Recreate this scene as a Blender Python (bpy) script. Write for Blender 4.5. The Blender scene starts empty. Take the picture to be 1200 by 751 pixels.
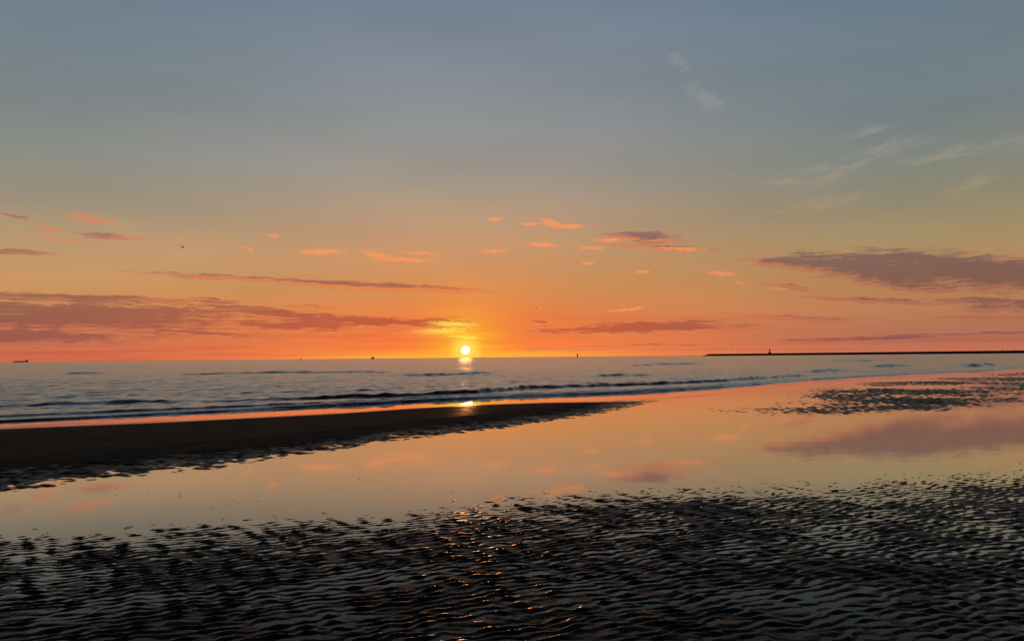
import bpy, bmesh, math, random
import numpy as np
from mathutils import Matrix, Vector

random.seed(7)
R = math.radians
scene = bpy.context.scene
COL = scene.collection

# ------------------------------------------------------------------ camera
EYE = 1.6
F = 906.0                       # focal length in photo pixels (photo 1200 wide)
CX, CY = 600.0, 375.5
PITCH, ROLL = math.degrees(math.atan(42.9 / F)), -0.56
cam_data = bpy.data.cameras.new('camera')
cam = bpy.data.objects.new('camera', cam_data)
COL.objects.link(cam)
ROT = Matrix.Rotation(R(90 + PITCH), 3, 'X') @ Matrix.Rotation(R(ROLL), 3, 'Z')
cam.matrix_world = Matrix.Translation((0, 0, EYE)) @ ROT.to_4x4()
cam_data.sensor_width = 36
cam_data.lens = 36 * F / 1200
cam_data.clip_start = 0.05
cam_data.clip_end = 90000
scene.camera = cam


def ray(px, py):
    return (ROT @ Vector(((px - CX) / F, -(py - CY) / F, -1))).normalized()


def ground(px, py, z=0.0):
    d = ray(px, py)
    t = (z - EYE) / d.z
    return (d.x * t, d.y * t)


def azel(px, py):
    d = ray(px, py)
    return math.degrees(math.atan2(d.x, d.y)), math.degrees(math.asin(d.z))


def at_dist(px, dist):
    """ground point seen in photo column px at a distance"""
    d = ray(px, 419)
    k = dist / math.hypot(d.x, d.y)
    return (d.x * k, d.y * k)


SUN_AZ, SUN_EL = azel(545.5, 410.3)


def lin(c):
    return tuple(((v / 255 + .055) / 1.055) ** 2.4 if v / 255 > .04045 else v / 255 / 12.92 for v in c)


# ------------------------------------------------------------------ noise
_rng = np.random.RandomState(11)
_P = _rng.permutation(4096)
_G = _rng.rand(4096) * 2 * np.pi
_GX, _GY = np.cos(_G), np.sin(_G)


def noise(x, y, seed=0):
    xi = np.floor(x).astype(np.int64)
    yi = np.floor(y).astype(np.int64)
    xf, yf = x - xi, y - yi
    u = xf * xf * xf * (xf * (xf * 6 - 15) + 10)
    v = yf * yf * yf * (yf * (yf * 6 - 15) + 10)

    def g(ix, iy, fx, fy):
        h = _P[(_P[(ix + seed * 131) & 4095] + iy) & 4095]
        return _GX[h] * fx + _GY[h] * fy
    a = g(xi, yi, xf, yf); b = g(xi + 1, yi, xf - 1, yf)
    c = g(xi, yi + 1, xf, yf - 1); d = g(xi + 1, yi + 1, xf - 1, yf - 1)
    return ((a + (b - a) * u) + ((c + (d - c) * u) - (a + (b - a) * u)) * v) * 1.5


def fbm(x, y, seed=0, octs=3, gain=.5):
    s, a = 0, 1
    for o in range(octs):
        s = s + a * noise(x * 2 ** o, y * 2 ** o, seed + o * 7)
        a *= gain
    return s


def sstep(a, b, x):
    t = np.clip((x - a) / (b - a), 0, 1)
    return t * t * (3 - 2 * t)


# ------------------------------------------------------------------ helpers
def tag(o, label=None, cat=None, group=None, kind=None):
    if label: o['label'] = label
    if cat: o['category'] = cat
    if group: o['group'] = group
    if kind: o['kind'] = kind
    return o


def link_mesh(name, me, mat, parent=None):
    o = bpy.data.objects.new(name, me)
    COL.objects.link(o)
    if mat: me.materials.append(mat)
    if parent: o.parent = parent
    return o


def grid_mesh(name, X, Y, Z, mat, closed=False, smooth=True):
    n, m = X.shape                       # rows (radius), columns (angle)
    me = bpy.data.meshes.new(name)
    co = np.stack([X, Y, Z], -1).reshape(-1, 3).astype(np.float32)
    cols = np.arange(m) if closed else np.arange(m - 1)
    i, j = np.meshgrid(np.arange(n - 1), cols, indexing='ij')
    j2 = (j + 1) % m
    f = np.stack([i * m + j, (i + 1) * m + j, (i + 1) * m + j2, i * m + j2], -1).reshape(-1, 4)
    me.vertices.add(len(co)); me.vertices.foreach_set('co', co.ravel())
    me.loops.add(f.size); me.loops.foreach_set('vertex_index', f.ravel().astype(np.int32))
    me.polygons.add(len(f))
    me.polygons.foreach_set('loop_start', (np.arange(len(f)) * 4).astype(np.int32))
    me.polygons.foreach_set('loop_total', np.full(len(f), 4, np.int32))
    me.polygons.foreach_set('use_smooth', np.full(len(f), smooth))
    me.update(calc_edges=True)
    return link_mesh(name, me, mat)


def from_bm(name, bm, mat, parent=None, smooth=False):
    bmesh.ops.recalc_face_normals(bm, faces=bm.faces)
    me = bpy.data.meshes.new(name)
    bm.to_mesh(me); bm.free()
    if smooth:
        for p in me.polygons: p.use_smooth = True
    return link_mesh(name, me, mat, parent)


def empty(name, loc, rz=0.0):
    o = bpy.data.objects.new(name, None)
    COL.objects.link(o)
    o.location = loc; o.rotation_euler = (0, 0, rz)
    o.empty_display_size = .1
    return o


def loft(bm, rings, cap=True):
    """rings: list of lists of points, same count"""
    vr = [[bm.verts.new(p) for p in r] for r in rings]
    n = len(rings[0])
    for a, b in zip(vr[:-1], vr[1:]):
        for k in range(n):
            bm.faces.new((a[k], a[(k + 1) % n], b[(k + 1) % n], b[k]))
    if cap:
        bm.faces.new(vr[0][::-1]); bm.faces.new(vr[-1])
    return vr


def circ(cx, cy, z, r, n=16, ry=None):
    ry = ry or r
    return [(cx + r * math.cos(2 * math.pi * k / n), cy + ry * math.sin(2 * math.pi * k / n), z) for k in range(n)]


def rect(cx, cy, z, sx, sy):
    return [(cx - sx / 2, cy - sy / 2, z), (cx + sx / 2, cy - sy / 2, z), (cx + sx / 2, cy + sy / 2, z), (cx - sx / 2, cy + sy / 2, z)]


def lathe(bm, prof, n=16, cx=0, cy=0):
    loft(bm, [circ(cx, cy, z, max(r, .005), n) for r, z in prof])


def boxy(bm, cx, cy, z0, z1, sx, sy, top=1.0):
    loft(bm, [rect(cx, cy, z0, sx, sy), rect(cx, cy, z1, sx * top, sy * top)])


# ------------------------------------------------------------------ node helpers
class NT:
    def __init__(s, nt): s.nt = nt

    def n(s, t, **kw):
        nd = s.nt.nodes.new(t)
        for k, v in kw.items(): setattr(nd, k, v)
        return nd

    def put(s, sock, v):
        if isinstance(v, bpy.types.NodeSocket): s.nt.links.new(v, sock)
        elif v is not None: sock.default_value = v

    def m(s, op, a, b=None, c=None, clamp=False):
        nd = s.n('ShaderNodeMath', operation=op, use_clamp=clamp)
        s.put(nd.inputs[0], a); s.put(nd.inputs[1], b)
        if c is not None: s.put(nd.inputs[2], c)
        return nd.outputs[0]

    def vm(s, op, a, b=None, scale=None):
        nd = s.n('ShaderNodeVectorMath', operation=op)
        s.put(nd.inputs[0], a)
        if b is not None: s.put(nd.inputs[1], b)
        if scale is not None: s.put(nd.inputs['Scale'], scale)
        return nd.outputs['Value'] if op in ('LENGTH', 'DOT_PRODUCT', 'DISTANCE') else nd.outputs[0]

    def rng(s, v, a, b, c=0.0, d=1.0, kind='SMOOTHSTEP'):
        nd = s.n('ShaderNodeMapRange', interpolation_type=kind)
        s.put(nd.inputs[0], v)
        for k, q in enumerate((a, b, c, d)): s.put(nd.inputs[k + 1], q)
        return nd.outputs[0]

    def mix(s, f, a, b, blend='MIX'):
        nd = s.n('ShaderNodeMix', data_type='RGBA', blend_type=blend)
        s.put(nd.inputs[0], f)
        for k, v in ((6, a), (7, b)):
            if isinstance(v, tuple) and len(v) == 3: v = v + (1.0,)
            s.put(nd.inputs[k], v)
        return nd.outputs[2]

    def noise(s, vec, scale=1.0, detail=3.0, rough=.5, out=0, dims='3D', **kw):
        nd = s.n('ShaderNodeTexNoise', noise_dimensions=dims)
        s.put(nd.inputs['Vector'], vec); nd.inputs['Scale'].default_value = scale
        nd.inputs['Detail'].default_value = detail; nd.inputs['Roughness'].default_value = rough
        for k, v in kw.items(): nd.inputs[k].default_value = v
        return nd.outputs[out]

    def ramp(s, fac, stops, interp='LINEAR'):
        nd = s.n('ShaderNodeValToRGB')
        s.put(nd.inputs[0], fac)
        cr = nd.color_ramp; cr.interpolation = interp
        while len(cr.elements) < len(stops): cr.elements.new(.5)
        for e, (p, c) in zip(cr.elements, stops):
            e.position = p; e.color = tuple(c) + (1.0,)
        return nd.outputs[0]

    def mapping(s, vec, loc=(0, 0, 0), rot=(0, 0, 0), sc=(1, 1, 1), vt='TEXTURE'):
        nd = s.n('ShaderNodeMapping', vector_type=vt)
        s.put(nd.inputs[0], vec)
        nd.inputs[1].default_value = loc; nd.inputs[2].default_value = rot; nd.inputs[3].default_value = sc
        return nd.outputs[0]


# ------------------------------------------------------------------ world: sky, clouds, sun
# every cloud: ends (x0,y0)-(x1,y1) and half thickness, turned into azimuth and elevation on the sky
DARK = [(884, 305, 1010, 315, 7), (935, 303, 1110, 331, 14), (1010, 305, 1300, 334, 19), (1090, 316, 1400, 334, 18), (960, 299, 1160, 306, 5),
        (960, 349, 1095, 355, 3.0), (1045, 339, 1115, 342, 3), (1095, 352, 1260, 353, 3.2), (1135, 361, 1300, 359, 5),
        (868, 369, 992, 377, 2.8), (940, 398, 1400, 386, 3.2), (898, 333, 945, 340, 2.4),
        (-90, 344, 222, 353, 4.6), (225, 350, 277, 354, 3), (-200, 358, 310, 368, 8), (-200, 372, 290, 378, 10),
        (240, 360, 420, 377, 6.5), (275, 381, 405, 386, 7), (140, 386, 310, 396, 4), (-200, 391, 160, 398, 9),
        (330, 373, 520, 381, 6), (395, 384, 540, 376, 5), (175, 320, 420, 333, 2.6), (290, 327, 562, 341, 3.8),
        (630, 390, 875, 383, 6), (700, 381, 860, 385, 5), (620, 409, 930, 404, 2.2), (720, 278, 792, 279, 5.5), (728, 288, 828, 292, 2.6),
        (92, 275, 162, 280, 3.0), (-30, 295, 48, 296, 3), (340, 358, 400, 361, 2), (0, 251, 30, 256, 1.6),
        (800, 375, 840, 377, 1.6), (900, 404, 1100, 399, 1.8), (1100, 372, 1260, 371, 1.8), (620, 377, 640, 381, 3)]
GOLD = [(345, 296, 412, 294, 4.2), (420, 294, 462, 304, 4.5), (430, 303, 521, 306, 3), (558, 295, 596, 295, 2.8), (610, 262, 634, 263, 2.4),
        (628, 256, 664, 267, 5.5), (640, 266, 692, 265, 3.4), (614, 286, 659, 288, 3), (570, 258, 590, 256, 2), (674, 290, 712, 291, 2.4),
        (678, 309, 697, 308, 2), (740, 318, 762, 319, 2), (688, 281, 735, 281, 2.8), (770, 291, 830, 293, 3), (822, 318, 870, 323, 3), (858, 329, 876, 334, 2.4),
        (68, 250, 147, 263, 6.5), (33, 265, 82, 273, 5), (38, 278, 97, 284, 3), (712, 365, 758, 360, 2), (308, 274, 332, 278, 2),
        (495, 378, 565, 381, 4), (470, 389, 560, 386, 4.5), (520, 393, 570, 397, 2.5), (205, 280, 222, 281, 1.8), (465, 296, 520, 298, 2),
        (280, 286, 300, 296, 2), (128, 276, 175, 281, 2), (900, 337, 930, 340, 2)]
WISP = [(812, 100, 846, 126, 6), (925, 243, 1012, 232, 8), (935, 218, 990, 204, 6), (995, 184, 1075, 160, 4.5), (965, 205, 1065, 172, 4),
        (1105, 178, 1230, 160, 5), (1105, 228, 1175, 206, 9), (998, 160, 1052, 146, 4), (784, 66, 808, 80, 6),
        (890, 216, 965, 212, 4), (930, 200, 1000, 196, 4), (1060, 190, 1200, 172, 4), (880, 250, 950, 248, 3), (808, 106, 838, 122, 8)]


def field(vec, clouds):
    """distance to the nearest cloud ellipse, 1 on its rim; vec = (azimuth, elevation, 1)"""
    cur = None
    for (x0, y0, x1, y1, th) in clouds:
        a, b = azel(x0, y0), azel(x1, y1)
        cx, cy = (a[0] + b[0]) / 2, (a[1] + b[1]) / 2
        L = math.hypot(b[0] - a[0], b[1] - a[1]) / 2
        ang = math.atan2(b[1] - a[1], b[0] - a[0])
        T = th * .0632 * math.cos(R(cx))
        c, s_ = math.cos(ang), math.sin(ang)
        u = w.vm('DOT_PRODUCT', vec, (c / L, s_ / L, -(c * cx + s_ * cy) / L))
        v = w.vm('DOT_PRODUCT', vec, (-s_ / T, c / T, (s_ * cx - c * cy) / T))
        r = w.m('MULTIPLY_ADD', u, u, w.m('MULTIPLY', v, v))
        cur = r if cur is None else w.m('MINIMUM', cur, r)
    return w.m('SQRT', cur)


world = bpy.data.worlds.new('World')
scene.world = world
world.use_nodes = True
world.node_tree.nodes.clear()
w = NT(world.node_tree)
tc = w.n('ShaderNodeTexCoord')
D = tc.outputs['Generated']
sep = w.n('ShaderNodeSeparateXYZ'); w.put(sep.inputs[0], D)
dx, dy, dz = sep.outputs
AZ = w.m('MULTIPLY', w.m('ARCTAN2', dx, dy), 180 / math.pi)
EL = w.m('MULTIPLY', w.m('ARCSINE', dz), 180 / math.pi)
cmb = w.n('ShaderNodeCombineXYZ'); w.put(cmb.inputs[0], AZ); w.put(cmb.inputs[1], EL); cmb.inputs[2].default_value = 1.0
P2 = cmb.outputs[0]
sd = Vector((math.sin(R(SUN_AZ)) * math.cos(R(SUN_EL)), math.cos(R(SUN_AZ)) * math.cos(R(SUN_EL)), math.sin(R(SUN_EL))))
TH = w.m('MULTIPLY', w.m('ARCCOSINE', w.m('MINIMUM', w.vm('DOT_PRODUCT', w.vm('NORMALIZE', D), tuple(sd)), 1.0)), 180 / math.pi)

elf = w.m('DIVIDE', w.m('MAXIMUM', EL, 0.0), 90.0)


def rmp(lst):
    return w.ramp(elf, [(e / 90, lin(c)) for e, c in lst])


HI = [(32, (80, 94, 112)), (46, (44, 54, 70)), (90, (26, 33, 46))]
rc = rmp([(0, (255, 138, 68)), (1.0, (246, 128, 66)), (2.4, (232, 128, 70)), (5, (211, 146, 88)), (8.1, (197, 152, 111)), (10.4, (180, 152, 124)), (13.2, (158, 150, 138)),
          (16.6, (143, 145, 145)), (20, (131, 139, 147)), (25, (115, 129, 145))] + HI)
rl = rmp([(0, (206, 104, 76)), (1.6, (204, 116, 80)), (3.5, (204, 138, 84)), (5.5, (198, 150, 98)), (8.0, (184, 151, 114)), (10.4, (158, 146, 126)), (13.2, (139, 141, 133)),
          (16.6, (127, 135, 137)), (20, (117, 130, 139)), (25, (104, 123, 140))] + HI)
rr = rmp([(0, (198, 112, 84)), (1.2, (180, 112, 86)), (3.0, (184, 126, 86)), (5.2, (182, 134, 90)), (7.6, (163, 140, 101)), (10, (145, 137, 113)), (12.6, (130, 134, 125)),
          (16, (117, 129, 133)), (20, (111, 126, 136)), (25, (100, 121, 140))] + HI)
wl = w.rng(AZ, SUN_AZ - 3, SUN_AZ - 30, 0, 1)
wr = w.rng(AZ, SUN_AZ + 3, SUN_AZ + 33, 0, 1)
sky = w.mix(wr, w.mix(wl, rc, rl), rr)
# physical sky supplies the far, dim side of the dome
nish = w.n('ShaderNodeTexSky', sky_type='NISHITA', sun_disc=False)
nish.sun_elevation = R(max(SUN_EL, .6)); nish.sun_rotation = R(SUN_AZ)
nish.altitude = 0; nish.air_density = 1.0; nish.dust_density = 2.0; nish.ozone_density = 3.0
back = w.m('ABSOLUTE', w.m('SUBTRACT', AZ, SUN_AZ))
nsc = w.vm('SCALE', nish.outputs[0], scale=0.02)
dim = w.mix(w.rng(EL, 0, 50), lin((66, 62, 72)), lin((26, 33, 46)))
dim = w.vm('ADD', dim, nsc)
sky = w.mix(w.rng(back, 55, 130), sky, dim)

# large soft variation of the sky colour
nz = w.noise(w.vm('MULTIPLY', P2, (.05, .25, 0)), 1.0, 3, .5, dims='2D')
sky = w.vm('SCALE', sky, scale=w.rng(nz, .3, .7, .955, 1.045, 'LINEAR'))
# thin horizontal strata low over the sea
st = w.noise(w.vm('MULTIPLY', P2, (.055, 2.1, 0)), 1.0, 5, .6, dims='2D')
stm = w.m('MULTIPLY', w.rng(st, .47, .66), w.rng(EL, 4.2, 1.2))
sky = w.mix(w.m('MULTIPLY', stm, .42), sky, w.mix(1.0, sky, (.80, .52, .72), 'MULTIPLY'))

# sun glow
glow_w = w.m('POWER', 2.718, w.m('MULTIPLY', w.m('POWER', w.m('DIVIDE', TH, 5.6), 1.3), -1.0))
glow_n = w.m('POWER', 2.718, w.m('MULTIPLY', w.m('POWER', w.m('DIVIDE', TH, 2.3), 1.5), -1.0))
hz = w.m('MULTIPLY', w.rng(EL, .75, .05), w.rng(back, 16, 2))
sky = w.mix(w.m('MULTIPLY', glow_w, w.rng(EL, 8, 1.5, .30, .66)), sky, lin((255, 114, 42)))
gn = w.m('MULTIPLY', glow_n, w.rng(st, .35, .62, 1.0, .72))
sky = w.mix(gn, sky, lin((255, 205, 44)))
sky = w.mix(w.m('MULTIPLY', hz, .6), sky, lin((255, 196, 56)))

# clouds
gD, gG, gW = DARK, GOLD, WISP


def fld(group, vec):
    return field(vec, group)


def warp(vec, freq, amp, detail=4, rough=.6, seed=0.0):
    c = w.noise(w.vm('ADD', w.vm('MULTIPLY', vec, freq), (seed, seed * .7, 0)), 1.0, detail, rough, out=1, dims='2D')
    return w.vm('ADD', vec, w.vm('MULTIPLY', w.vm('SUBTRACT', c, (.5, .5, .5)), amp))


def density(vec, group, tex, lo, hi, k, seed):
    f = fld(group, vec)
    n = w.noise(w.vm('ADD', w.vm('MULTIPLY', vec, tex), (seed, seed, 0)), 1.0, 7, .72, dims='2D')
    return w.rng(w.m('ADD', f, w.m('MULTIPLY', w.m('SUBTRACT', n, .5), k)), hi, lo)


near = w.rng(back, 34, 6)
pd = warp(P2, (.35, 1.3, 0), (2.2, .34, 0), 4, .6, 3.1)
dD = density(pd, gD, (.50, 4.4, 0), .72, 1.34, 2.5, 5.0)
dD2 = density(w.vm('ADD', pd, (0, -.25, 0)), gD, (.50, 4.4, 0), .72, 1.34, 2.5, 5.0)
body = w.mix(1.0, sky, w.mix(near, (.45, .45, .82), (.60, .47, .80)), 'MULTIPLY')
body = w.mix(w.rng(EL, 4.5, 1.0, 0, .45), body, w.mix(near, lin((158, 98, 84)), lin((200, 96, 68))))
rim = w.m('MULTIPLY', dD, w.m('SUBTRACT', 1.0, dD2), clamp=True)
rimc = w.mix(near, lin((206, 124, 88)), lin((248, 142, 80)))
sky2 = w.mix(w.m('MULTIPLY', dD, .92), sky, body)
sky2 = w.mix(w.m('MULTIPLY', rim, w.mix(near, (.5, .5, .5), (.72, .72, .72))), sky2, rimc)

pg = warp(P2, (1.3, 4.2, 0), (1.5, .42, 0), 5, .68, 8.3)
dG = density(pg, gG, (2.6, 9.0, 0), .30, 1.05, 2.3, 1.7)
gcol = w.mix(w.rng(back, 32, 12), lin((203, 128, 96)), lin((252, 152, 92)))
gcol = w.mix(w.rng(TH, 5.0, 1.6), gcol, lin((255, 222, 80)))
sky2 = w.mix(w.m('MULTIPLY', dG, w.rng(back, 34, 14, .55, .88)), sky2, gcol)

pw = warp(w.mapping(P2, (0, 0, 0), (0, 0, R(25))), (.35, 1.5, 0), (1.2, .8, 0), 4, .6, 2.2)
pw = w.mapping(pw, (0, 0, 0), (0, 0, R(-25)))
fw = fld(gW, pw)
nv = warp(w.mapping(P2, (0, 0, 0), (0, 0, R(17))), (.3, .6, 0), (2.5, 1.2, 0), 3, .5, 6.1)
nw = w.noise(w.vm('MULTIPLY', nv, (.22, 1.5, 0)), 1.0, 8, .72, dims='2D')
dW = w.rng(w.m('ADD', fw, w.m('MULTIPLY', w.m('SUBTRACT', nw, .5), 4.2)), 1.7, -.6)
sky2 = w.mix(w.m('MULTIPLY', dW, .28), sky2, w.mix(w.rng(EL, 8, 17), lin((196, 160, 120)), lin((180, 176, 170))))

# below the horizon the dome carries the horizon colour on
sky2 = w.mix(w.rng(EL, 0, -1.5), sky2, lin((60, 55, 55)))
sky2 = w.mix(w.m('MULTIPLY', w.rng(TH, 1.5, .2), .75), sky2, lin((255, 232, 96)))
disc = w.rng(TH, .40, .15)
sky2 = w.mix(disc, sky2, (2.2, 2.05, 1.75))
bg = w.n('ShaderNodeBackground'); w.put(bg.inputs[0], sky2); bg.inputs[1].default_value = 1.0
wo = w.n('ShaderNodeOutputWorld'); w.put(wo.inputs[0], bg.outputs[0])

# sun lamp in the same direction as the disc
sl = bpy.data.lights.new('sun', 'SUN'); sl.energy = 0.95; sl.angle = R(.9); sl.color = (1.0, .40, .12)
so = bpy.data.objects.new('sun', sl); COL.objects.link(so)
so.rotation_euler = sd.to_track_quat('Z', 'Y').to_euler()


# ------------------------------------------------------------------ materials
def new_mat(name):
    m = bpy.data.materials.new(name); m.use_nodes = True
    m.node_tree.nodes.clear()
    t = NT(m.node_tree)
    out = t.n('ShaderNodeOutputMaterial')
    return m, t, out


def water_mat(name, body, refl_stops, rough, bump=None, tint=(1, 1, 1)):
    """dark body under a mirror whose strength follows the angle of view"""
    m, t, out = new_mat(name)
    lw = t.n('ShaderNodeLayerWeight'); lw.inputs['Blend'].default_value = .5
    nrm = bump(t) if bump else None
    gl = t.n('ShaderNodeBsdfGlossy', distribution='GGX')
    gl.inputs['Color'].default_value = tuple(tint) + (1,)
    t.put(gl.inputs['Roughness'], rough(t) if callable(rough) else rough)
    df = t.n('ShaderNodeBsdfDiffuse'); df.inputs['Color'].default_value = tuple(body) + (1,)
    if nrm:
        t.put(gl.inputs['Normal'], nrm); t.put(lw.inputs['Normal'], nrm)
    fac = t.ramp(lw.outputs['Facing'], [(p, (v, v, v)) for p, v in refl_stops])
    mx = t.n('ShaderNodeMixShader'); t.put(mx.inputs[0], fac)
    t.put(mx.inputs[1], df.outputs[0]); t.put(mx.inputs[2], gl.outputs[0])
    t.put(out.inputs[0], mx.outputs[0])
    return m


def calm_bump(t):
    g = t.n('ShaderNodeNewGeometry')
    n1 = t.noise(t.vm('MULTIPLY', g.outputs['Position'], (1.2, 2.2, 1)), 1.0, 3, .5)
    b = t.n('ShaderNodeBump'); b.inputs['Strength'].default_value = .05; b.inputs['Distance'].default_value = .02
    t.put(b.inputs['Height'], n1)
    return b.outputs[0]


STOPS = [(0, .02), (.5, .035), (.62, .045), (.68, .075), (.74, .18), (.80, .47), (.85, .74), (.92, .92), (1, .97)]
M_pool = water_mat('pool_water', (.012, .012, .012), STOPS, .035, calm_bump)


def sea_bump(t):
    g = t.n('ShaderNodeNewGeometry')
    p = t.mapping(g.outputs['Position'], (0, 0, 0), (0, 0, R(35)))
    n1 = t.noise(t.vm('MULTIPLY', p, (1.1, 3.2, 1)), 1.0, 5, .6)
    n2 = t.noise(t.vm('MULTIPLY', p, (.10, .45, .2)), 1.0, 3, .5)
    h = t.m('ADD', t.m('MULTIPLY', n1, .10), t.m('MULTIPLY', n2, .5))
    b = t.n('ShaderNodeBump'); b.inputs['Strength'].default_value = .9; b.inputs['Distance'].default_value = .8
    t.put(b.inputs['Height'], h)
    return b.outputs[0]


M_sea = water_mat('sea_water', (.010, .018, .022), [(0, .02), (.4, .05), (.55, .15), (.7, .45), (.85, .84), (1, .98)], .21, sea_bump, (1.0, .94, .86))


def sand_mat():
    m, t, out = new_mat('wet_sand')
    g = t.n('ShaderNodeNewGeometry')
    pos = g.outputs['Position']
    grain = t.noise(pos, 160, 4, .7)
    blot = t.noise(pos, 1.3, 4, .6)
    col = t.mix(t.rng(blot, .35, .65), (.011, .010, .009), (.021, .018, .0155))
    col = t.mix(t.rng(grain, .3, .7, 0, .5), col, (.008, .007, .0065))
    b = t.n('ShaderNodeBump'); b.inputs['Strength'].default_value = .5; b.inputs['Distance'].default_value = .003
    t.put(b.inputs['Height'], t.m('ADD', grain, t.noise(pos, 38, 3, .6)))
    df = t.n('ShaderNodeBsdfDiffuse'); t.put(df.inputs[0], col); t.put(df.inputs['Normal'], b.outputs[0])
    b2 = t.n('ShaderNodeBump'); b2.inputs['Strength'].default_value = .35; b2.inputs['Distance'].default_value = .002
    t.put(b2.inputs['Height'], grain)
    gl = t.n('ShaderNodeBsdfGlossy'); t.put(gl.inputs['Normal'], b2.outputs[0]); gl.inputs['Color'].default_value = (1, .86, .74, 1)
    t.put(gl.inputs['Roughness'], t.rng(blot, .3, .7, .29, .43))
    lw = t.n('ShaderNodeLayerWeight'); lw.inputs['Blend'].default_value = .5
    fr = t.ramp(lw.outputs['Facing'], [(p, (v, v, v)) for p, v in ((0, .01), (.62, .03), (.76, .12), (.88, .16), (.95, .26), (1, .75))])
    # the bar's crown is drained and dull, the rippled flats are wet
    sp = t.n('ShaderNodeSeparateXYZ'); t.put(sp.inputs[0], pos)
    wet = t.rng(sp.outputs[2], .010, .030, 1.0, .20)
    mx = t.n('ShaderNodeMixShader'); t.put(mx.inputs[0], t.m('MULTIPLY', fr, wet))
    t.put(mx.inputs[1], df.outputs[0]); t.put(mx.inputs[2], gl.outputs[0]); t.put(out.inputs[0], mx.outputs[0])
    return m


M_sand = sand_mat()


def solid_mat(name, col, rough=.6, scale=3.0, var=.3):
    m, t, out = new_mat(name)
    g = t.n('ShaderNodeTexCoord')
    n = t.noise(g.outputs['Object'], scale, 4, .6)
    c = t.mix(n, tuple(v * (1 - var) for v in col), tuple(v * (1 + var) for v in col))
    p = t.n('ShaderNodeBsdfPrincipled'); t.put(p.inputs['Base Color'], c); p.inputs['Roughness'].default_value = rough
    t.put(out.inputs[0], p.outputs[0])
    return m


M_rock = solid_mat('dark_rock', (.05, .048, .045), .85, .8)
M_steel = solid_mat('weathered_steel', (.06, .045, .04), .6, 1.5)
M_hull = solid_mat('dark_hull_paint', (.045, .04, .045), .5, .1)
M_white = solid_mat('greyed_paint', (.14, .13, .12), .5, .2)
M_bird = solid_mat('dark_plumage', (.03, .028, .026), .8, 6)

# ------------------------------------------------------------------ shore lines in plan
def plan(pts, left=None, right=None, z=0.0):
    w_ = [ground(*p, z) for p in pts]
    xs = [p[0] for p in w_]; ys = [p[1] for p in w_]
    if left: xs.insert(0, xs[0] + left[0]); ys.insert(0, ys[0] + left[1])
    if right: xs.append(xs[-1] + right[0]); ys.append(ys[-1] + right[1])
    return lambda x: np.interp(x, xs, ys)


yP = plan([(-60, 616), (0, 614), (100, 612), (200, 606), (300, 597), (400, 596), (500, 586), (600, 574), (700, 568), (820, 564), (950, 560), (1080, 549), (1200, 538), (1260, 532)], (-20, -6), (20, 8))
yS0 = plan([(-60, 582), (0, 577), (60, 570), (100, 562), (200, 553), (260, 547), (320, 537), (400, 526), (440, 518), (520, 510), (570, 504), (640, 494), (700, 485), (740, 477), (780, 469.5)], (-20, -7), (30, 40))
yS1 = plan([(-60, 556), (0, 551), (200, 534), (330, 521), (440, 507), (520, 499), (600, 489), (660, 479), (710, 473)], (-20, -8), (30, 30))
yS2 = plan([(-60, 505), (0, 502), (100, 498), (200, 494), (300, 489), (400, 484), (480, 478.5), (560, 474), (640, 471.5), (700, 470.5), (780, 468)], (-20, -10), (40, 30))
xTIP = ground(775, 469)[0]
yE = plan([(-60, 505), (0, 502), (100, 498), (200, 494), (300, 489), (400, 484), (480, 478.5), (560, 474), (640, 471.5), (700, 470.0), (780, 467), (880, 458.5), (950, 450), (1000, 446), (1100, 439), (1200, 433.5)], (-60, -40), (200, 190))
yL = plan([(-60, 496), (0, 493.5), (100, 489), (200, 483.5), (300, 478.5), (400, 472.5), (500, 467.5), (600, 463), (700, 459), (800, 454.5), (900, 448.5), (950, 443.5), (1000, 440.5), (1080, 436.5), (1200, 431)], (-60, -40), (200, 190), -.09)
yC1 = plan([(860, 470), (950, 455), (1020, 446), (1100, 440), (1200, 434), (1260, 431)], (-10, 0), (60, 40))
yC0 = plan([(860, 500), (950, 494), (1020, 491), (1100, 486), (1200, 478), (1260, 474)], (-10, 0), (60, 30))
xC = ground(900, 480)[0]

# ------------------------------------------------------------------ sand: one displaced sheet
ang_in = np.linspace(R(-46), R(46), 1500)
ang_side = np.linspace(R(46), R(76), 240)[1:]
ang_out = np.linspace(R(76), R(284), 120)[1:-1]
ang = np.concatenate([ang_in, ang_side, ang_out, 2 * np.pi - ang_side[::-1]])
rad = [.25]
while rad[-1] < 150:
    r = rad[-1]
    k = .03 if r < 3.4 else (.0026 if r < 9 else (.0034 if r < 60 else .02))
    rad.append(r * (1 + k))
rad = np.array(rad)
RR, AA = np.meshgrid(rad, ang, indexing='ij')
X, Y = RR * np.sin(AA), RR * np.cos(AA)


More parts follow.
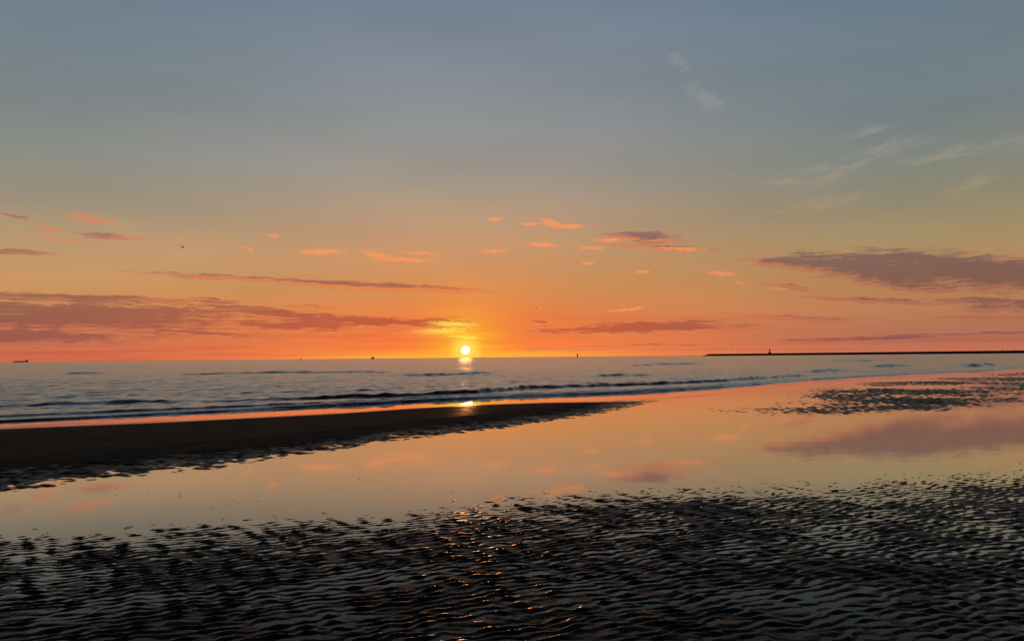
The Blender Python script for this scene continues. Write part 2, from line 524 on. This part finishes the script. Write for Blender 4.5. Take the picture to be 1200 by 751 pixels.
def ripples(x, y, lam, th, seed):
    """short-crested current ripples, crests running along angle th"""
    c, s = math.cos(th), math.sin(th)
    a, b = x * c + y * s, -x * s + y * c            # along, across
    b = b + .09 * noise(a / .8, b / .7, seed) + .045 * noise(a / .28, b / .20, seed + 1) + .013 * noise(a / .08, b / .07, seed + 9)
    p = 2 * np.pi * b / lam
    br = noise(a / .32, b / .10, seed + 2) * 1.5
    w1 = np.sin(p + br)
    w2 = np.sin(2 * np.pi * (b * 1.10 + a * .46) / lam + 1.3 + 3.2 * noise(a / .45, b / .3, seed + 3) + 5 * noise(a / 1.7, b / 1.3, seed + 13))
    w3 = np.sin(2 * np.pi * (b * .92 - a * .42) / lam + 4.0 + noise(a / .5, b / .35, seed + 4) * 3.2 + 5 * noise(a / 1.9, b / 1.1, seed + 14))
    v = .60 * w1 + .34 * w2 + .28 * w3
    amp = .85 + .8 * noise(a / .24, b / .16, seed + 5)
    v = v * amp
    return np.where(v > 0, v, v * .8)


dP = (yP(X) - Y) * .9                                  # >0: foreground flats
far = RR > 45
rip = ripples(X, Y, .100, R(24), 3) * sstep(30, 14, RR)
lump = noise(X / .8, Y / .55, 21) * .7 + noise(X / .28, Y / .2, 22) * .35
big = noise(X / 2.3 + .35 * Y, Y / 1.6, 31)
fore = -.021 + .0240 * sstep(-1.1, 1.9, dP) + .0060 * lump + .0030 * big
h_f = fore + .0116 * rip * (.55 + .45 * sstep(-.8, .8, dP)) + .0020 * noise(X / .045, Y / .04, 61) + .0008 * noise(X / .02, Y / .02, 62)
pool_depth = -.03 - .05 * sstep(.5, 3.0, -dP)
wf = sstep(-1.1, -.1, dP)
H = pool_depth * (1 - wf) + h_f * wf
# grains, casts and shell bits breaking the surface of the pool
sp = noise(X / .065, Y / .07, 41) * .85 + noise(X / .9, Y / .9, 42) * .22
speck = np.minimum(np.where(sp > .70, (sp - .70) * .2, 0), .0075)
H = np.where((dP < 0) & (dP > -7), np.maximum(H, -.006 + speck * sstep(-7, -1, dP) * 1.1), H)
# sand bar
d0 = (Y - yS0(X)) * .8
d1 = (Y - yS1(X)) * .8
d2 = (yS2(X) - Y) * .8
tip = sstep(xTIP + .5, xTIP - 4, X)
prof = np.minimum(np.clip(d0, -1, 9) * .017 + np.clip(d1, 0, 9) * .025, np.clip(d2, -1, 9) * .06)
prof = np.minimum(prof, .085 + .01 * noise(X / 6, Y / 4, 71))
rough = sstep(-.35, .15, d0) * (1 - sstep(-.35, .5, d1))
edge_n = noise(X / .55 - .3 * Y, Y / .30, 52) * .016 + noise(X / .17, Y / .10, 53) * .020 + noise(X / 1.7, Y / .8, 54) * .006
h_b = prof + edge_n * (rough + .25 * sstep(.6, .0, np.abs(d0))) - .004
h_b = h_b + .0012 * np.sin((X * .45 + Y) * 16 + 2 * noise(X, Y, 5)) * sstep(0, .6, d1)
tail = sstep(xTIP + 2.5, xTIP - .5, X) * sstep(-1.2, .2, d0) * sstep(-1.2, .3, d2 + .4)
h_b = h_b * tip + (-.022 + .020 * tail + (.014 * noise(X / .22, Y / .26, 55) + .008 * noise(X / .8, Y / .6, 56)) * (.3 + .7 * tail)) * (1 - tip)
in_b = (d0 > -1.2) & (d2 > -1.2) & (X < xTIP + 3)
H = np.where(in_b, np.maximum(H, h_b), H)
# far right flats, just awash
c0 = (Y - yC0(X)) * .8
c1 = (yC1(X) - Y) * .8
mC = sstep(-1.8, 3.5, c0) * sstep(-3, 5.0, c1) * sstep(xC - 5, xC + 3, X)
cl = noise(X / 1.6, Y / 1.3, 83) * .012 + noise(X / .20 + .2 * Y, Y / .30, 84) * .024 + noise(X / 5.5, Y / 5, 85) * .020 + noise(X / .13, Y / .2, 86) * .014
h_c = -.0235 + .0235 * mC + cl * (.3 + .7 * mC)
H = np.where((c0 > -2.5) & (c1 > -3.5) & (X > xC - 8.5), np.maximum(H, np.where(mC > .02, h_c, -.03)), H)
qf = np.maximum(Y - yE(X), 0) * .8
H = np.where(qf > 0, np.minimum(H, -.027 * qf - .02), H)
# sea bed
dL = (Y - yL(X)) * .75
H = np.where(dL > -.4, np.minimum(H, -.35 - .02 * np.clip(dL, 0, 60)), H)
# behind and beside the viewer the flats run on
H = np.where(Y < .5, .004 * lump + .0, H)
sand = grid_mesh('sand', X, Y, H, M_sand, closed=True)
tag(sand, kind='structure')

# base sheet below everything, out to the horizon
bm = bmesh.new()
bmesh.ops.create_circle(bm, cap_ends=True, segments=64, radius=60000)
base = from_bm('ground', bm, M_sand)
base.location.z = -1.6
tag(base, kind='structure')

# ------------------------------------------------------------------ pool: still water at z = 0, draining
# as a thin film down the beach face towards the sea
def film(x, y):
    q = np.maximum((y - yE(x)) * .8, 0)
    return -.027 * (np.sqrt(q * q + .09) - .3) * 1.0


pr = 1.0 * 1.02 ** np.arange(0, 270)
PR, PA = np.meshgrid(pr, np.linspace(R(-180), R(180), 720, endpoint=False), indexing='ij')
XP, YP = PR * np.sin(PA), PR * np.cos(PA)
bey = YP - (yL(XP) + 1.2)
ZP = np.where(bey > 0, film(XP, YP - bey) - .5 * bey, film(XP, YP))
pool = grid_mesh('tidal_pool', XP, YP, ZP, M_pool, closed=True)
tag(pool, kind='structure')

# ------------------------------------------------------------------ sea
angs = np.linspace(R(-72), R(66), 1300)
rad = [15.0]
while rad[-1] < 60000:
    r = rad[-1]
    k = .0032 if r < 110 else (.006 if r < 420 else (.02 if r < 2500 else .2))
    rad.append(r * (1 + k))
rad = np.array(rad)
RR, AA = np.meshgrid(rad, angs, indexing='ij')
X, Y = RR * np.sin(AA), RR * np.cos(AA)
dL = (Y - yL(X)) * .75
ct, st_ = math.cos(R(36)), math.sin(R(36))
S_, N_ = X * ct + Y * st_, -X * st_ + Y * ct
fade1 = sstep(160, 40, RR)
fade2 = sstep(480, 120, RR)
shore = sstep(.2, 6, dL)
chop = fbm(S_ / 2.2, N_ / .8, 101, 3, .55)
chop2 = noise(S_ / .8, N_ / .34, 111)
swl = noise(S_ / 22, N_ / 4.2, 121)
swl = np.sign(swl) * np.abs(swl) ** 1.2
zL = film(X, yL(X))
Z = .03 + zL * sstep(12, 2, dL) - .12 * sstep(2, 12, dL) + shore * (.052 * chop * fade1 + .020 * chop2 * sstep(80, 30, RR)) + .006 * chop * fade1
Z = Z + fade2 * sstep(8, 40, dL) * (.13 * np.clip(swl, -.3, 2))


def crest(pts, hgt, wf_, wb, seed, taper=(.12, .12)):
    """a breaking wavelet: steep face towards the beach, long back"""
    global Z
    w_ = [ground(*p, -.1) for p in pts]
    xs = np.array([p[0] for p in w_]); ys = np.array([p[1] for p in w_])
    yy = np.interp(X, xs, ys)
    t = (X - xs[0]) / (xs[-1] - xs[0])
    ta = sstep(0, taper[0], t) * sstep(1, 1 - taper[1], t)
    q = (Y - yy) * .78 + .10 * noise(S_ / 1.1, N_ * 0, seed) * wf_ / .15 + .30 * noise(S_ / 6, N_ * 0, seed + 1) * wf_ / .15
    g = np.where(q < 0, np.exp(-(q / wf_) ** 2), np.exp(-(q / wb) ** 2))
    a = .9 + .22 * noise(S_ / 2.2, N_ * 0 + 3, seed + 2) + .25 * noise(S_ / .5, N_ / .5, seed + 3)
    Z = Z + g * ta * np.clip(a, .1, 2) * hgt * 2.0


crest([(-120, 482), (0, 478), (60, 476), (130, 473.5), (190, 471.5), (300, 470)], .062, .13, .55, 201, (.05, .5))
crest([(-120, 495), (0, 490), (100, 486), (200, 481), (300, 476), (400, 471), (500, 466.2), (600, 461.8), (700, 457.5), (800, 453.2), (900, 447.4), (960, 441)], .042, .10, .25, 211, (.05, .1))
crest([(180, 474.5), (300, 469.5), (400, 466), (470, 464), (560, 460), (620, 455), (700, 452), (760, 450.5), (850, 447), (948, 440)], .095, .15, .6, 221, (.2, .03))
crest([(540, 459), (620, 454), (700, 451), (780, 449), (860, 445.5)], .075, .18, .6, 223, (.3, .3))
crest([(200, 463), (330, 459.5), (420, 458), (520, 456)], .035, .2, .6, 225, (.3, .3))
crest([(0, 467.5), (60, 467), (120, 466)], .05, .2, .6, 227, (.4, .4))
crest([(60, 438.6), (100, 438), (135, 437.6)], .17, .5, 2.0, 231, (.3, .3))
crest([(150, 440), (240, 439), (340, 437.2), (430, 436.6), (520, 437.2)], .12, .5, 2.0, 233, (.3, .3))
crest([(440, 441), (520, 440), (600, 437)], .12, .5, 2.0, 235, (.3, .3))
crest([(680, 442.5), (720, 441), (780, 440)], .10, .4, 1.6, 237, (.3, .3))
crest([(720, 429), (800, 427), (850, 426.5)], .20, 1.0, 3.0, 239, (.3, .3))
crest([(940, 437), (970, 435.5), (1000, 434)], .14, .5, 1.6, 241, (.3, .3))
crest([(960, 438.5), (1080, 434.5), (1200, 430), (1300, 426)], .05, .4, 1.2, 243, (.1, .1))
crest([(1010, 430.5), (1040, 430), (1075, 429)], .17, .8, 2.5, 245, (.3, .3))
crest([(1115, 430), (1145, 429.3), (1180, 428.6)], .22, .8, 2.5, 247, (.3, .3))
crest([(960, 424.5), (1010, 423.5), (1040, 423)], .25, 1.5, 4, 249, (.3, .3))
Z = np.where(dL < 0, Z * sstep(-.10, 0.0, dL) - .6 * sstep(0, -1.2, dL) - .02 * sstep(0, -.1, dL), Z)
sea = grid_mesh('sea', X, Y, Z, M_sea)
tag(sea, kind='structure')

# ------------------------------------------------------------------ breakwater
A = Vector(at_dist(824, 1650)); B = Vector(at_dist(1420, 1350))
d = (B - A).normalized(); nrm = Vector((-d.y, d.x))
Ln = (B - A).length
na, nc = 900, 15
prof_w = np.linspace(-1, 1, nc)
tt = np.linspace(0, 1, na)
T, W = np.meshgrid(tt, prof_w, indexing='ij')
endt = sstep(0, .022, T)
wid = 11 * (.45 + .55 * endt)
hh = np.clip(1.35 - np.abs(W) * 1.35, 0, .82) / .82
rockn = fbm(T * Ln / 3.2, W * 4, 301, 3, .6)
hgt = (4.1 * (.12 + .88 * endt)) * hh * (1 + 0 * T) + rockn * .55 * (.3 + .7 * (np.abs(W) > .35))
hgt = np.where(np.abs(W) > .97, -1.0, hgt)
XX = A.x + d.x * T * Ln + nrm.x * W * wid
YY = A.y + d.y * T * Ln + nrm.y * W * wid
bw = grid_mesh('breakwater', XX, YY, hgt, M_rock, smooth=False)
tag(bw, 'long low dark rock breakwater running along the horizon on the right', 'breakwater')


def on_breakwater(px):
    """point of the crest seen in photo column px"""
    dd = ray(px, 412)
    k = (A.x * dd.y - A.y * dd.x) / (dd.x * d.y - dd.y * d.x)
    return A.x + d.x * k, A.y + d.y * k


# harbour light on the breakwater
bx, by = on_breakwater(902)
t = tag(empty('light_tower', (bx, by, 3.6)), 'small dark light tower with a squat base standing on the rock breakwater', 'lighthouse')
bm = bmesh.new(); boxy(bm, 0, 0, 0, 2.2, 5.0, 4.2, .94); from_bm('base_hut', bm, M_rock, t)
bm = bmesh.new(); lathe(bm, [(1.35, 2.2), (1.15, 4.4), (1.0, 6.2)], 16); from_bm('tower', bm, M_white, t, True)
bm = bmesh.new(); lathe(bm, [(1.5, 6.2), (1.65, 6.35), (1.65, 6.6), (1.4, 6.7)], 16); from_bm('gallery', bm, M_steel, t)
bm = bmesh.new(); lathe(bm, [(.9, 6.7), (.9, 7.8), (1.05, 7.9), (.6, 8.4), (.05, 8.8)], 12); from_bm('lantern', bm, M_steel, t)

# posts along the breakwater
first = None
for k, (px, hh_) in enumerate([(1076, 2.6), (1087, 3.0), (1108, 3.4), (1142, 2.6), (1160, 3.0), (1175, 4.2), (1190, 2.6)]):
    x, y = on_breakwater(px)
    if first is None:
        first = empty('marker_post', (x, y, 3.7))
        bm = bmesh.new(); lathe(bm, [(.28, -.3), (.22, .2), (.13, .3), (.10, 1.0)], 10); from_bm('post', bm, M_steel, first)
        bm = bmesh.new(); lathe(bm, [(.22, 1.0), (.26, 1.04), (.24, 1.14), (.08, 1.2)], 10); from_bm('post_cap', bm, M_steel, first)
        o = first
    else:
        o = first.copy(); COL.objects.link(o); o.location = (x, y, 3.7)
        for ch in list(first.children):
            c = ch.copy(); COL.objects.link(c); c.parent = o
    o.scale = (1, 1, hh_)
    lab = ['thin post at the left end of the row along the breakwater', 'thin post second from the left of the row on the breakwater',
           'slightly taller post third from the left on the breakwater', 'short post in the middle of the row on the breakwater',
           'thin post just left of the tallest post on the breakwater', 'tallest thin post of the row on the breakwater',
           'thin post at the right end of the row, nearest the photo edge'][k]
    tag(o, lab, 'post', 'thin posts along the breakwater')

# ------------------------------------------------------------------ beacon in the sea
bx, by = at_dist(676.7, 950)
t = tag(empty('beacon', (bx, by, -.5)), 'dark beacon pile with a wide top, standing alone in the sea right of the sun', 'beacon')
bm = bmesh.new(); lathe(bm, [(.75, -1), (.7, 1.2), (.45, 1.5), (.42, 3.6)], 14); from_bm('pile', bm, M_steel, t)
bm = bmesh.new(); lathe(bm, [(.5, 3.3), (1.2, 3.5), (1.2, 3.7), (.5, 3.72)], 14); from_bm('platform', bm, M_steel, t)
bm = bmesh.new()
lathe(bm, [(1.05, 3.73), (1.12, 4.2), (1.05, 4.7), (.8, 4.9)], 12); from_bm('top_cage', bm, M_steel, t)
bm = bmesh.new(); lathe(bm, [(.2, 4.9), (.22, 5.3), (.05, 5.5)], 10); from_bm('lantern', bm, M_steel, t)


# ------------------------------------------------------------------ vessels
def hull_bm(L, Bm, H, sheer=.25, n=17):
    bm = bmesh.new(); rings = []
    for k in range(n):
        u = k / (n - 1); x = (u - .5) * L
        f = min(1, ((1 - u) / .22) ** .6 if u > .78 else 1) * (1 if u > .08 else .8 + 2.5 * u)
        f = max(f, .03); hb = Bm / 2 * f
        top = H * (1 + sheer * max(0, (u - .6) / .4) ** 2)
        rings.append([(x, -hb * .7, -H * .25), (x, hb * .7, -H * .25), (x, hb * .95, H * .4), (x, hb, top), (x, -hb, top), (x, -hb * .95, H * .4)])
    loft(bm, rings)
    return bm


x, y = at_dist(24.5, 6000)
t = tag(empty('cargo_ship', (x, y, 0), R(188) - math.atan2(x, y)), 'long dark cargo ship on the horizon at the far left', 'ship')
t.scale = (.9, .9, .9)
from_bm('hull', hull_bm(94, 15, 6.5), M_hull, t)
bm = bmesh.new(); boxy(bm, -35, 0, 6.5, 14.5, 12, 13, .9); from_bm('deckhouse', bm, M_white, t)
bm = bmesh.new(); boxy(bm, -41, 0, 6.5, 17, 4, 4, .8); from_bm('funnel', bm, M_steel, t)
for k, xx in enumerate((-18, 2, 22)):
    bm = bmesh.new(); boxy(bm, xx, 0, 6.5, 8.6, 16, 11, .95); from_bm('hatch_cover', bm, M_steel, t)
bm = bmesh.new(); lathe(bm, [(.6, 6.4), (.3, 12)], 8, 38, 0); from_bm('mast', bm, M_steel, t)


def boat(px, dist, L, label, name='fishing_boat', sc=1.0, rz=0.3, cabin=True, mast=7.0):
    x, y = at_dist(px, dist)
    t = tag(empty(name, (x, y, 0), rz - math.atan2(x, y)), label, 'boat', 'small boats on the horizon')
    from_bm('hull', hull_bm(L, L * .3, L * .13, .5), M_hull, t)
    if cabin:
        bm = bmesh.new(); boxy(bm, -L * .1, 0, L * .13, L * .32, L * .26, L * .2, .85); from_bm('cabin', bm, M_white, t)
    bm = bmesh.new(); lathe(bm, [(.22, L * .12), (.12, mast)], 8, L * .1, 0); from_bm('mast', bm, M_steel, t)
    return t


boat(352.5, 3200, 11, 'tiny dark boat on the horizon between the cargo ship and the masted boat', mast=4.5)
b = boat(436.5, 3000, 15, 'boat with a tall mast and peaked sails on the horizon left of the sun', name='sailing_boat', rz=.2, mast=11)
bm = bmesh.new()
q = [(1.6, 0, 2.2), (1.6, 0, 10.4), (-5.2, 0, 2.6)]
loft(bm, [[(a, -.06, c) for a, _, c in q], [(a, .06, c) for a, _, c in q]]); from_bm('mainsail', bm, M_white, b)
bm = bmesh.new()
q = [(1.9, 0, 9.0), (6.8, 0, 2.2), (2.0, 0, 2.4)]
loft(bm, [[(a, -.06, c) for a, _, c in q], [(a, .06, c) for a, _, c in q]]); from_bm('jib', bm, M_white, b)
boat(566.8, 3000, 8, 'small masted boat on the horizon just right of the sun', mast=9)
boat(583, 3400, 7, 'smallest boat on the horizon, farther right of the sun', mast=7)


# ------------------------------------------------------------------ birds
def bird_mesh(span, flap):
    """one continuous gull: body, neck, tail and bent wings, x forward"""
    bm = bmesh.new()
    L = span * .42
    prof = [(-.62, .012, .0), (-.45, .05, .0), (-.2, .11, -.01), (.05, .15, -.01), (.25, .12, .0), (.38, .07, .015), (.47, .075, .02), (.55, .05, .018), (.62, .018, .01), (.72, .006, .0)]
    rings = []
    for u, r, z in prof:
        fl = 2.2 if u < -.5 else 1
        rings.append([(u * L, 1.5 * r * L * fl * math.cos(a), z * L + 1.6 * r * L * math.sin(a)) for a in [2 * math.pi * k / 10 for k in range(10)]])
    loft(bm, rings)
    for s in (1, -1):
        st = [(.0, .0, .16, .02), (.18, flap * .16, .19, .02), (.34, flap * .2, .16, .015), (.5, flap * .1 - .02, .03, .006)]
        rg = []
        for yy, zz, ch, th in st:
            sweep = .02 - max(0, yy - .25) * .5
            rg.append([((sweep + ch * .45) * span * .8, s * yy * span, zz * span), (sweep * span * .8, s * yy * span, (zz + th) * span),
                       ((sweep - ch * .55) * span * .8, s * yy * span, zz * span), (sweep * span * .8, s * yy * span, (zz - th * .5) * span)])
        loft(bm, rg)
    return bm


def bird(px, py, dist, span, flap, rz, label):
    dd = ray(px, py)
    p = Vector((0, 0, EYE)) + dd * dist
    o = from_bm('bird', bird_mesh(span, flap), M_bird, None, True)
    o.location = p; o.rotation_euler = (R(12), R(-8), rz)
    tag(o, label, 'bird', 'birds flying over the shore')
    return o


bird(214, 290, 137, 1.0, 1.3, R(65), 'dark bird flying left in the orange sky, mirrored in the pool below')
bird(366.3, -.6, 70, .62, .5, R(20), 'bird cut by the top edge of the photo')
bird(628.5, 361, 260, .9, 1.0, R(40), 'tiny bird in the orange sky right of and above the sun')
bird(557.5, 368, 320, .9, .8, R(10), 'tiny bird directly above the sun')
bird(142, 384.5, 300, .9, .8, R(30), 'tiny bird against the purple cloud band on the left')
bird(858.5, 404.5, 300, 1.0, .6, R(0), 'tiny bird low over the left end of the breakwater')

# ------------------------------------------------------------------ render settings
scene.view_settings.view_transform = 'Standard'
scene.view_settings.look = 'None'
scene.view_settings.exposure = 0
scene.view_settings.gamma = 1
scene.cycles.max_bounces = 6
scene.cycles.sample_clamp_indirect = 3
scene.cycles.sample_clamp_direct = 9
scene.cycles.use_denoising = True
scene.cycles.use_adaptive_sampling = True
scene.cycles.adaptive_threshold = .03
